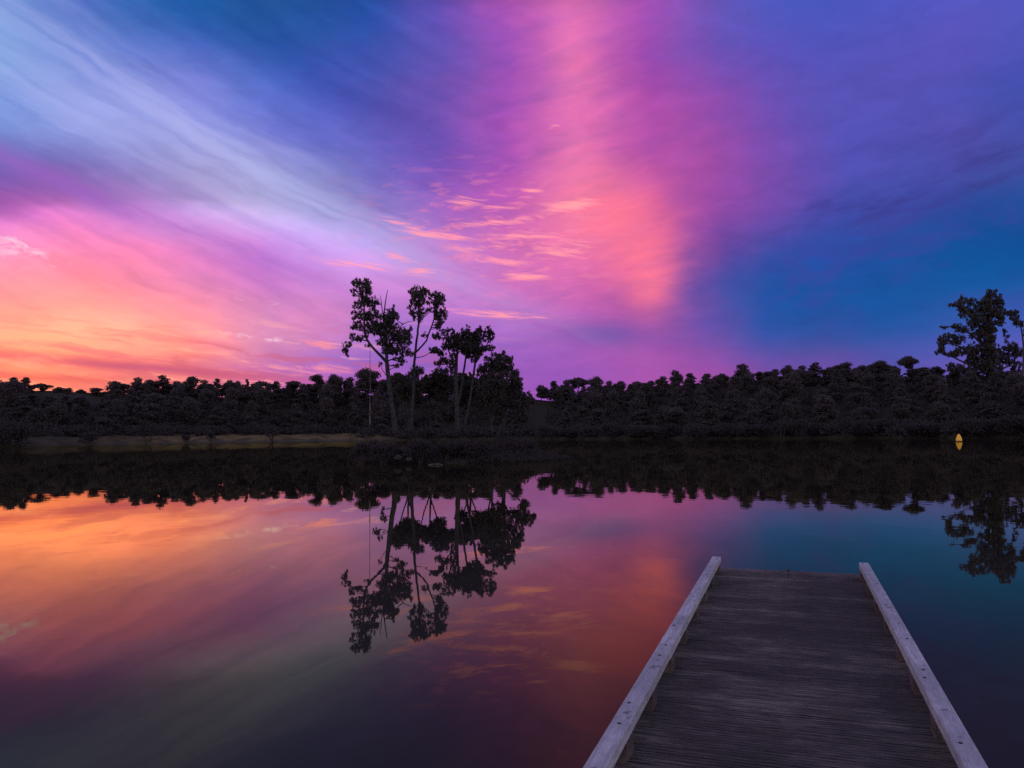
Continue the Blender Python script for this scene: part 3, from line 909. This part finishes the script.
B_limbs = [
    ([(411, 434), (412, 412), (413.5, 390), (414.5, 362), (416, 345), (418.5, 324), (418.5, 310), (419, 294)], [2.2, 1.7, 1.5, 1.3, 1.2, 1.0, .8, .3], [0] * 8),
    ([(415, 353), (421, 347), (426, 341), (429, 333), (432, 325), (435, 314), (438, 303), (438.5, 296)], [1.1, .9, .85, .8, .7, .6, .5, .3], [0, 1, 2, 3, 4, 5, 5, 5]),
    ([(419, 322), (424, 317), (430, 312)], [.5, .4, .2], [0, -2, -3]),
    ([(418.5, 312), (413, 308), (410.5, 302)], [.4, .3, .2], [0, -2, -3]),
    ([(415, 358), (424, 356), (432, 351)], [.5, .4, .2], [0, -2, -3]),
]
B_cl = [(418.8, 291, 8, 3.2), (425.5, 292, 3.6, 3.2), (411.5, 291.5, 2.8, 2), (418, 297, 6, 4), (410.5, 299, 1.5, 1.6), (415.5, 304, 4.2, 4), (422, 301, 3.6, 4), (410, 310, 2.2, 3.6), (414, 313, 3.2, 2.6), (422, 312, 3.6, 3.6),
        (415.5, 318, 2, 2.3), (420.5, 319, 3, 2.6), (429.5, 302.5, 2.4, 1.8), (429, 309.5, 2.5, 1.3), (432, 294, 1.4, 2), (437.5, 295.5, 4.4, 3), (443.3, 298, 2.4, 2.5), (439, 300.5, 5.2, 3.6), (438.5, 306, 4.2, 4.2),
        (435, 310.5, 2.6, 3), (439, 312, 2.8, 4.2), (445, 312, 2, 3.2), (434.5, 315, 2.6, 2.6), (439, 318, 3.2, 3), (444.5, 317.5, 2.4, 1.6), (441.5, 322, 2.4, 2.3), (436.7, 326, 2.6, 2.2), (439.5, 327, 2, 1.2), (424, 335, 2.6, 1.8), (433, 351, 3, 1.8)]
limb_tree('island_pine', 57.0, 'slender island pine forked into two tall flat-topped stems', B_limbs, B_cl, (411, 436), group='trees on the small island', base_z=.5, spread=.7)

C_limbs = [
    ([(458, 434), (457, 412), (456, 385), (456, 366), (457.5, 350), (460, 338)], [3.0, 2.4, 2.2, 1.7, 1.1, .5], [0, 0, 0, 2, 3, 3]),
    ([(457, 408), (462, 384), (465, 362), (468, 345), (468, 331)], [1.5, 1.2, 1.0, .8, .3], [0, 2, 4, 5, 5]),
    ([(463, 434), (470, 400), (474.5, 366), (477, 350), (479.5, 332)], [1.6, 1.3, 1.1, .8, .3], [4, 4, 2, 2, 2]),
    ([(475, 364), (482, 352), (488, 342), (488.5, 328)], [.8, .7, .5, .3], [2, 4, 6, 6]),
    ([(456, 368), (449, 352), (446, 340), (443, 331)], [.9, .7, .5, .3], [1, -2, -4, -5]),
    ([(456, 360), (453, 345), (452.7, 329)], [.7, .5, .25], [1, 0, 0]),
    ([(456, 375), (446, 364), (437, 351)], [.7, .5, .3], [0, -3, -6]),
]
C_cl = [(444, 331, 3, 1), (447, 334, 1, 2), (438, 337, 4, 1.8), (434, 336, 3, 1), (447, 341, 4, 3.2), (444, 346, 3, 2.6), (433.5, 349, 4, 1.8), (437, 351, 4, 2.6), (440.5, 354, 4, 1.8), (448, 347, 4, 2.8), (444, 360.5, 4, 2.6), (437.5, 363.5, 3, 1.8),
        (450, 362, 3, 2.6), (453, 367, 3, 2.3), (452.7, 331, 1.4, 3), (454, 336, 3, 2.8), (458, 340, 5, 5), (454.7, 346.5, 5, 4), (462.7, 331.7, 1.3, 3), (467.5, 329, 1.8, 3), (479.3, 330, 2.3, 3.4), (488.5, 328, 1.4, 2.6),
        (460, 336.6, 4, 3), (468.5, 337, 6, 4.5), (477.5, 337, 6, 4), (489, 334, 4, 2.3), (492, 335.5, 2.3, 2.8), (488, 339.5, 3.3, 2.8), (460, 345.5, 6, 5), (468.5, 345.5, 7, 5), (476, 342.5, 5, 4), (489, 347.3, 4.5, 1.5),
        (476, 349, 6, 4), (469.5, 354, 6, 3.2), (478, 353, 4, 3.6), (484, 349, 3, 2.2), (474.5, 359, 3, 2.6), (453, 357, 3, 3.6), (464, 351, 4, 3)]
limb_tree('island_pine', 58.0, 'bushy many-stemmed island tree with a spiky dense crown', C_limbs, C_cl, (458, 436), group='trees on the small island', base_z=.5, spread=.8, density=1.15, grow=1.42)

D_limbs = [
    ([(503, 434), (503, 410), (503.5, 385), (503.7, 352)], [2.2, 1.7, 1.2, .3], [0] * 4),
    ([(503, 420), (496, 395), (492, 370), (492, 352)], [1.2, 1.0, .6, .3], [0, -3, -4, -4]),
    ([(503, 415), (512, 400), (522, 401), (533, 402)], [1.0, .8, .6, .3], [0, 3, 5, 8]),
    ([(503, 400), (510, 385), (516, 376)], [.8, .6, .3], [0, 2, 4]),
    ([(503, 428), (518, 418), (526, 410)], [.8, .6, .3], [0, 4, 6]),
]
D_cl = [(503.7, 352, 1.7, 3), (492, 353, 1.2, 3), (510.5, 358, 2, 2.5), (503.7, 358, 4, 4), (498, 357, 3.2, 2.5), (488, 359, 4, 3), (493, 360, 3, 2.5), (500, 363, 6, 5), (508.6, 361, 4, 3), (512.5, 365.5, 2.5, 2), (515.5, 372.7, 3.6, 3.6),
        (508, 369, 5, 4), (503, 369, 6, 5), (491, 367, 6, 5), (484, 366, 4, 3.5), (482, 372.5, 7, 4), (520, 379.5, 2, 2), (517, 380.5, 4, 4), (512.5, 377.5, 4, 4), (504.5, 376.5, 7, 5), (494, 374.5, 8, 5), (521, 386.5, 3, 3),
        (486, 380, 7, 5), (498, 383, 8, 5), (510, 386, 7, 5), (518, 395, 5, 6), (527, 398, 6, 5), (521, 405, 6, 6), (533, 402, 3, 2), (505, 395, 7, 6), (493, 392, 7, 5), (512, 405, 6, 5), (524, 414, 5, 4)]
limb_tree('island_tree', 60.0, 'lower pointed tree at the right end of the island sloping to the water', D_limbs, D_cl, (503, 436), group='trees on the small island', base_z=.45, spread=.9, density=1.25, grow=1.2, filler=.6)

for cx, top, hw, bot, D, lab in [(408, 370, 17, 400, 60, 'dense understory tree behind the trunks of the two tallest island pines'),
                                 (430, 363, 19, 400, 61, 'dense dark understory tree in the middle of the island'),
                                 (470, 371, 20, 404, 62, 'dense dark understory tree between the bushy tree and the right end of the island'),
                                 (491, 374, 15, 412, 59, 'low dense understory tree against the pointed tree at the right end of the island')]:
    cl = []
    for k in range(26):
        a = rnd.uniform(-1, 1); q = rnd.uniform(0, 1)
        yy = top + 5 + (bot - top - 8) * q
        cl.append((cx + a * hw * (.55 + .45 * math.sin(3.1 * min(1, .25 + q))), yy + 4 * a * a, rnd.uniform(4.5, 7), rnd.uniform(3.5, 5)))
    lb = [([(cx + 1, 434), (cx, 412), (cx - 1, top + 12)], [1.2, 1.0, .3], [0, 0, 0]), ([(cx, 420), (cx + hw * .4, 398), (cx + hw * .5, top + 16)], [.8, .6, .3], [0, 3, 5]), ([(cx, 424), (cx - hw * .4, 402), (cx - hw * .6, top + 18)], [.8, .6, .3], [0, -3, -5])]
    limb_tree('island_tree', D, lab, lb, cl, (cx, 436), group='trees on the small island', base_z=.5, spread=1.2, density=1.1, grow=1.35)

# right-hand giant on the far shore
F_limbs = [
    ([(991, 402), (990, 370), (990, 335), (991, 310), (992, 291)], [3.4, 2.8, 2.0, 1.2, .4], [0] * 5),
    ([(990, 340), (975, 320), (962, 307), (953, 304)], [1.3, 1.0, .7, .3], [0, -3, -5, -6]),
    ([(990, 352), (972, 335), (957, 327), (942, 327)], [1.2, .9, .6, .25], [0, 3, 5, 6]),
    ([(990, 365), (970, 352), (955, 345), (941, 343)], [1.3, 1.0, .7, .3], [0, -4, -6, -8]),
    ([(990, 372), (968, 364), (950, 356), (939, 353)], [1.2, .9, .6, .3], [0, 2, 3, 3]),
    ([(990, 368), (1003, 356), (1014, 350), (1021, 352)], [1.2, .9, .6, .3], [0, 3, 4, 5]),
    ([(990, 380), (1004, 368), (1016, 365)], [1.2, .9, .4], [0, -3, -4]),
    ([(990, 330), (1001, 315), (1004, 303)], [.9, .6, .3], [0, 0, 0]),
]
F_cl = [(992, 293, 4.2, 3), (992, 300, 8, 5), (1001, 303, 3, 2.3), (982, 304, 6, 4), (971, 301, 3.2, 2.6), (961.5, 299.5, 1.8, 2.6), (954.5, 305, 4, 2), (963, 308, 5, 2.6), (964, 314, 4.2, 2.6), (976.5, 312, 6, 5), (990, 312, 9, 6), (1000.5, 312.5, 3, 5),
        (975, 320.5, 7, 5), (989, 325, 8, 6), (1002.5, 321, 2.4, 3.6), (957.5, 326, 6, 1.3), (948, 327, 6, .8), (961.5, 330, 5, 3), (978, 331.5, 7, 6), (987.5, 335.5, 7, 7), (1005, 335.5, 1.5, 6), (947.5, 339.5, 7.5, 4.5), (941, 342.5, 3, 3.4),
        (957.5, 339.5, 5.5, 3.6), (941, 352, 4, 2), (950.5, 354.5, 7, 2), (960, 352, 5, 3.4), (971, 350.5, 6, 4.5), (982, 350.5, 9, 8), (991, 350, 5, 8), (1004, 352, 3.6, 4), (1012, 347.5, 6, 3.4), (1019, 353, 5.5, 3), (1006.5, 359, 6, 3.6),
        (1014, 366, 6, 3), (995.5, 359, 6, 5), (984.5, 363, 8, 5), (971, 361.5, 6, 4), (978, 371, 7, 5), (991.5, 369.5, 8, 7), (998, 379, 5, 5), (1017, 373, 4, 3), (1017, 382, 6, 5), (968, 372, 6, 4), (955, 368, 7, 4)]
Dg = 238.0
azg = math.degrees(math.atan((991 - 512) / F))
limb_tree('tall_shore_tree', Dg, 'tallest ragged conifer at the right edge rising high above the ridge', F_limbs, F_cl, (991, 402), leaf_px=(2.9, .95), grow=1.35, filler=.4, spread=.7, base_z=ground_h(azg, Dg / math.cos(R(azg))) - .3, bark='dark_bark', density=1.15)
G_limbs = [([(1020, 400), (1023, 372), (1023.5, 345), (1021.5, 330), (1018, 318)], [1.2, 1.0, .8, .7, .4], [0] * 5), ([(1021, 328), (1016, 320), (1011, 315)], [.5, .4, .2], [0, 0, 0]), ([(1023.5, 345), (1030, 335), (1036, 328)], [.6, .4, .2], [0, 2, 4])]
G_cl = [(1013, 315, 4.6, 3.6), (1017.5, 322, 4.2, 3.2), (1008.5, 313.5, 2.4, 1.8), (1016, 311.5, 2, 1.6), (1021, 325, 2, 2), (1036, 327, 5, 4), (1030, 333, 4, 3)]
azg = math.degrees(math.atan((1021 - 512) / F))
limb_tree('tall_shore_tree', 226.0, 'thin bare-stemmed tree with a small tufted top beside the tallest conifer', G_limbs, G_cl, (1020, 402), leaf_px=(2.4, 1.1), spread=.5, base_z=ground_h(azg, 226 / math.cos(R(azg))) - .3, bark='dark_bark')

# ------------------------------------------------------------------ island ground, rocks, bushes
iv, iff = [], []
icx, icy = -4.2, 57.5
NA, NRG = 72, 9
iv.append((icx, icy, .8))
for k in range(NA):
    a = 2 * math.pi * k / NA
    ra = 7.6 + .7 * math.sin(3 * a + 1) + .45 * math.sin(5 * a) + .25 * math.sin(11 * a)
    rb = 5.6 + .6 * math.sin(2 * a + 2) + .35 * math.sin(7 * a)
    for q in range(1, NRG + 1):
        t = q / NRG
        z = .85 * (1 - t ** 2.4) - .22 * t ** 6 + .10 * math.sin(9 * t + 5 * a) * (1 - t) + .07 * math.sin(13 * a + q)
        iv.append((icx + ra * t * math.cos(a), icy + rb * t * math.sin(a), z))
for k in range(NA):
    l = (k + 1) % NA
    iff.append((0, 1 + k * NRG, 1 + l * NRG))
    for q in range(NRG - 1):
        iff.append((1 + k * NRG + q, 1 + k * NRG + q + 1, 1 + l * NRG + q + 1, 1 + l * NRG + q))
MAT['island'] = plain('island_earth', (.014, .013, .010), (.034, .030, .023), 1.6, .95, .05)
tag(link_mesh('island_terrain', iv, iff, MAT['island'], smooth=True), kind='structure')


def rock(pos, sx, sy, sz, label, group=None):
    import bmesh
    bm_ = bmesh.new()
    bmesh.ops.create_icosphere(bm_, subdivisions=3, radius=1)
    ph = [rnd.uniform(0, 6) for _ in range(6)]
    for vv in bm_.verts:
        c = vv.co
        f = 1 + .16 * math.sin(3 * c.x + ph[0]) * math.sin(2.6 * c.y + ph[1]) + .10 * math.sin(6 * c.z + ph[2] + 3 * c.x) + .05 * math.sin(11 * c.y + ph[3])
        vv.co = Vector((c.x * sx * f, c.y * sy * f, max(c.z, -.6) * sz * f))
    me = bpy.data.meshes.new('boulder'); bm_.to_mesh(me); bm_.free(); me.materials.append(MAT['rock'])
    o = bpy.data.objects.new('boulder', me); COL.objects.link(o); o.location = pos
    return tag(o, label, 'rock', group)


GR = 'boulders at the foot of the island pines'
for px, Y, z, s, lab in [(402, 53.5, .75, .42, 'largest grey boulder at the foot of the tallest island pine'),
                         (407, 52.6, .55, .30, 'smaller grey boulder just right of the largest island boulder'),
                         (398, 52.0, .40, .26, 'low grey boulder just left of the largest island boulder'),
                         (409, 51.6, .30, .2, 'smallest grey boulder at the water side of the island boulders'),
                         (500, 54.0, .30, .24, 'low flat boulder by the water near the right end of the island')]:
    P = at(px, 440, Y)
    rock((P[0], Y, z), s * 1.2, s, s * .8, lab, GR)
lg = MB()
P = at(437.5, 457, 51.0)
S = smooth_path([(-.42, .1, .0), (-.1, 0, .05), (.2, -.05, .05), (.45, .08, .01)], 4)
lg.tube(S, list(np.linspace(.055, .035, len(S))), 8)
lg.tube([(.1, -.02, .06), (.16, .06, .14), (.2, .08, .19)], [.022, .015, .008], 6)
dl = lg.build('driftwood_log', MAT['drift'], None, True)
dl.location = (P[0], 49.6, 0)
tag(dl, 'short driftwood log lying in the shallows in front of the island', 'log')

GI = 'bushes round the foot of the island trees'
for px, Y, w_, h_, lab in [
    (361, 54, 1.8, 1.2, 'low bush at the left tip of the island'),
    (383, 52.5, 1.9, 1.15, 'rounded brownish bush left of the island boulders under the rope swing'),
    (376, 57, 2.0, 1.3, 'leafy bush behind the rounded bush near the left tip of the island'),
    (421, 52.5, 2.2, 1.3, 'dark bush just right of the island boulders'),
    (443, 53.0, 2.4, 1.2, 'dark bush in the middle of the island waterside'),
    (464, 53.5, 2.2, 1.3, 'dark bush below the trunk of the bushy many-stemmed tree'),
    (484, 54.5, 2.2, 1.2, 'dark bush left of the low flat boulder'),
    (512, 56.5, 2.2, 1.5, 'dark bush under the pointed tree at the right end of the island'),
    (527, 58.5, 2.0, 1.2, 'low outermost bush at the right tip of the island'),
]:
    P = at(px, 440, Y)
    shrub('island_bush', (P[0], Y, .25), w_, h_, lab, GI, 1.2, .17)

# low grass and sedge that covers the island
pts = []
for k in range(5200):
    a = rnd.uniform(0, 6.283); t = rnd.random() ** .5 * .98
    t3 = 7.6 + .7 * math.sin(3 * a + 1) + .45 * math.sin(5 * a)
    t4 = 5.6 + .6 * math.sin(2 * a + 2)
    x, y = icx + t3 * t * math.cos(a), icy + t4 * t * math.sin(a)
    z = .85 * (1 - t ** 2.4) - .2 * t ** 6
    pts.append(ball(5) * (.13, .13, .16) + (x, y, max(z, 0) + .1))
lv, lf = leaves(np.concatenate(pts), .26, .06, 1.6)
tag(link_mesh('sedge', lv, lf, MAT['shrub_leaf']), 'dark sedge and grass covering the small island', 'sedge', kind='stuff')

# rope swing
rs0 = at(370, 345.5, ISL - .2)
rsb = at(370.3, 424.5, ISL - .2)
o = empty('rope_swing', (rs0[0], rs0[1], rsb[2]))
tag(o, 'long thin rope swing hanging from the left limb of the tallest island pine', 'rope swing')
rb = MB()
rb.tube([(0, 0, rs0[2] - rsb[2]), (.012, 0, (rs0[2] - rsb[2]) * .5), (0, 0, .3)], [.020, .020, .020], 6)
rb.build('rope', MAT['rope'], o)
rb = MB()
rb.tube([(0, 0, 1.45), (0, 0, 1.40), (0, 0, .98), (0, 0, .9)], [.018, .035, .035, .018], 8)
rb.build('grip', MAT['knot'], o)
rb = MB()
rb.tube([(0, 0, .55), (0, 0, .48), (0, 0, .08), (0, 0, 0)], [.02, .042, .042, .015], 8)
rb.build('knot', MAT['knot'], o)

# ------------------------------------------------------------------ yellow buoy
P = ground_at(959, 441.6, 0)
o = empty('marker_buoy', (P[0], P[1], 0))
tag(o, 'bright yellow cone-shaped marker buoy floating near the right shore', 'buoy')
def lathe(prof, n=24):
    v, f = [], []
    for r_, z in prof:
        v += [(r_ * math.cos(2 * math.pi * k / n), r_ * math.sin(2 * math.pi * k / n), z) for k in range(n)]
    for i in range(len(prof) - 1):
        for k in range(n):
            l = (k + 1) % n
            f.append((i * n + k, i * n + l, i * n + n + l, i * n + n + k))
    f.append(tuple(range(n - 1, -1, -1))); f.append(tuple(range((len(prof) - 1) * n, len(prof) * n)))
    return v, f
mb = MB(); mb.add(*lathe([(.30, .10), (.43, .12), (.43, .18), (.385, .42), (.30, .70), (.20, .95), (.12, 1.08), (.05, 1.13), (.01, 1.14)])); mb.build('cone', MAT['buoy'], o, True)
mb = MB(); mb.add(*lathe([(.30, -.30), (.42, -.2), (.44, .0), (.44, .09), (.42, .10)])); mb.build('float_collar', MAT['buoy_band'], o, True)

# ------------------------------------------------------------------ jetty
DECK_Z, RAIL_H, RAIL_W = .40, .16, .095
ZR = DECK_Z + RAIL_H
Lf = ground_at(711, 557, ZR); Ln = ground_at(584, 768, ZR)
Rf = ground_at(869, 562, ZR); Rn = ground_at(987.5, 768, ZR)
dl_, dr_ = (Lf - Ln)[:2], (Rf - Rn)[:2]
dirv = dl_ / np.linalg.norm(dl_) + dr_ / np.linalg.norm(dr_)
dirv /= np.linalg.norm(dirv)
perp = np.array([dirv[1], -dirv[0]])
AZD = math.atan2(dirv[0], dirv[1])
xl = .5 * ((Lf[:2] @ perp) + (Ln[:2] @ perp)); xr = .5 * ((Rf[:2] @ perp) + (Rn[:2] @ perp))
yf = .5 * ((Lf[:2] @ dirv) + (Rf[:2] @ dirv))
print('JETTY', math.degrees(AZD), xl, xr, Lf[:2] @ dirv, Rf[:2] @ dirv, np.degrees(np.arctan2(dl_[0], dl_[1])), np.degrees(np.arctan2(dr_[0], dr_[1])))
cxm = .5 * (xl + xr); HWID = .5 * (xr - xl)
root = empty('jetty', (perp[0] * cxm + dirv[0] * yf, perp[1] * cxm + dirv[1] * yf, 0), -AZD)
tag(root, 'weathered grey timber jetty with low side rails running out over the lake', 'jetty')
LEN = 16.5
PITCHB = .147
mb = MB()
nb = int(LEN / PITCHB)
inner = HWID - .012
for i in range(nb):
    y1 = .22 - i * PITCHB - .001; y0 = y1 - PITCHB + .013
    for x0, x1 in (((-inner, -.003), (.003, inner)) if i < 3 else ((-inner, inner),)):
        jz = rnd.uniform(-.002, .002); jx = rnd.uniform(-.006, .006)
        tilt = rnd.uniform(-.002, .002)
        if y1 > -8.5:
            # grooved decking profile, extruded across
            prof = [(y0, -.034), (y0, -.004), (y0 + .003, 0)]
            ng = 4
            wq = (y1 - y0) / ng
            for q in range(1, ng):
                yc = y0 + q * wq
                prof += [(yc - .0065, 0), (yc - .0045, -.011), (yc + .0045, -.011), (yc + .0065, 0)]
            prof += [(y1 - .003, 0), (y1, -.004)]
            prof.append((y1, -.034))
        else:
            prof = [(y0, -.034), (y0, -.003), (y0 + .003, 0), (y1 - .003, 0), (y1, -.003), (y1, -.034)]
        n = len(prof)
        xa, xb = (x0 + (jx if x0 < -.1 else 0)), (x1 + (jx if x1 > .1 else 0))
        v = [(xa, y, DECK_Z + z + jz - tilt) for y, z in prof] + [(xb, y, DECK_Z + z + jz + tilt) for y, z in prof]
        f = [(k, (k + 1) % n, n + (k + 1) % n, n + k) for k in range(n)]
        f += [tuple(range(n - 1, -1, -1)), tuple(range(n, 2 * n))]
        mb.add(v, f)
mb.build('deck', MAT['deck'], root)
# end fascia, side beams, centre joist, piles
mb = MB(); mb.box(-HWID + .03, HWID - .03, .222, .262, DECK_Z - .20, DECK_Z - .012, .004); mb.build('end_beam', MAT['beam'], root)
for sx in (-1, 1):
    mb = MB(); a, b = sorted((sx * (HWID - .005), sx * (HWID - .055))); mb.box(a, b, -LEN, -.002, DECK_Z - .23, DECK_Z - .038, .004); mb.build('side_beam', MAT['beam'], root)
mb = MB(); mb.box(-.04, .04, -LEN, .218, DECK_Z - .2, DECK_Z - .038); mb.build('centre_joist', MAT['beam'], root)
for k in range(6):
    for sx in (-1, 1):
        mb = MB(); mb.tube([(sx * (HWID - .16), -.35 - 3.1 * k, -2.4), (sx * (HWID - .16), -.35 - 3.1 * k, DECK_Z - .04)], [.085, .08], 12); mb.build('pile', MAT['beam'], root, True)
# centre bracket on the end
mb = MB(); mb.box(-.012, .012, .2, .272, DECK_Z - .10, DECK_Z + .018, .003); mb.box(-.02, .02, .2645, .276, DECK_Z - .16, DECK_Z + .004, .002); mb.build('end_bracket', MAT['iron'], root)
# rails on blocks
for sx in (-1, 1):
    mb = MB()
    a, b = sorted((sx * HWID, sx * (HWID - RAIL_W)))
    joints = [0.0, -5.35 if sx > 0 else -3.9, -10.2, -LEN] if sx > 0 else [0.0, -4.15, -9.4, -LEN]
    for q in range(3):
        mb.box(a + rnd.uniform(-.001, .001), b + rnd.uniform(-.001, .001), joints[q + 1] + .003, joints[q] - .002, ZR - .062, ZR + rnd.uniform(-.001, .001), .006)
    rl = mb.build('rail', MAT['rail'], root)
    ys = [-.14, -1.2, -2.3, -3.35, -4.05, -4.3, -5.2, -5.5, -6.6]
    for y in ys:
        mb = MB()
        xc = sx * (HWID - RAIL_W * .5 + rnd.uniform(-.018, .018))
        yb = y + rnd.uniform(-.08, .08)
        mb.add(*[q for q in ([(xc + .0095 * math.cos(k * math.pi / 5), yb + .0095 * math.sin(k * math.pi / 5), ZR + .0035) for k in range(10)] + [(xc + .011 * math.cos(k * math.pi / 5), yb + .011 * math.sin(k * math.pi / 5), ZR - .01) for k in range(10)],
                 [tuple(range(10))] + [(k, 10 + k, 10 + (k + 1) % 10, (k + 1) % 10) for k in range(10)])])
        mb.build('bolt', MAT['iron'], rl)
    y = -.10
    while y > -LEN + .4:
        mb = MB()
        a2, b2 = sorted((sx * (HWID - .006), sx * (HWID - RAIL_W - .004)))
        mb.box(a2, b2, y - .17, y, DECK_Z + .001, ZR - .0625, .003)
        mb.build('rail_block', MAT['block'], root)
        y -= .76
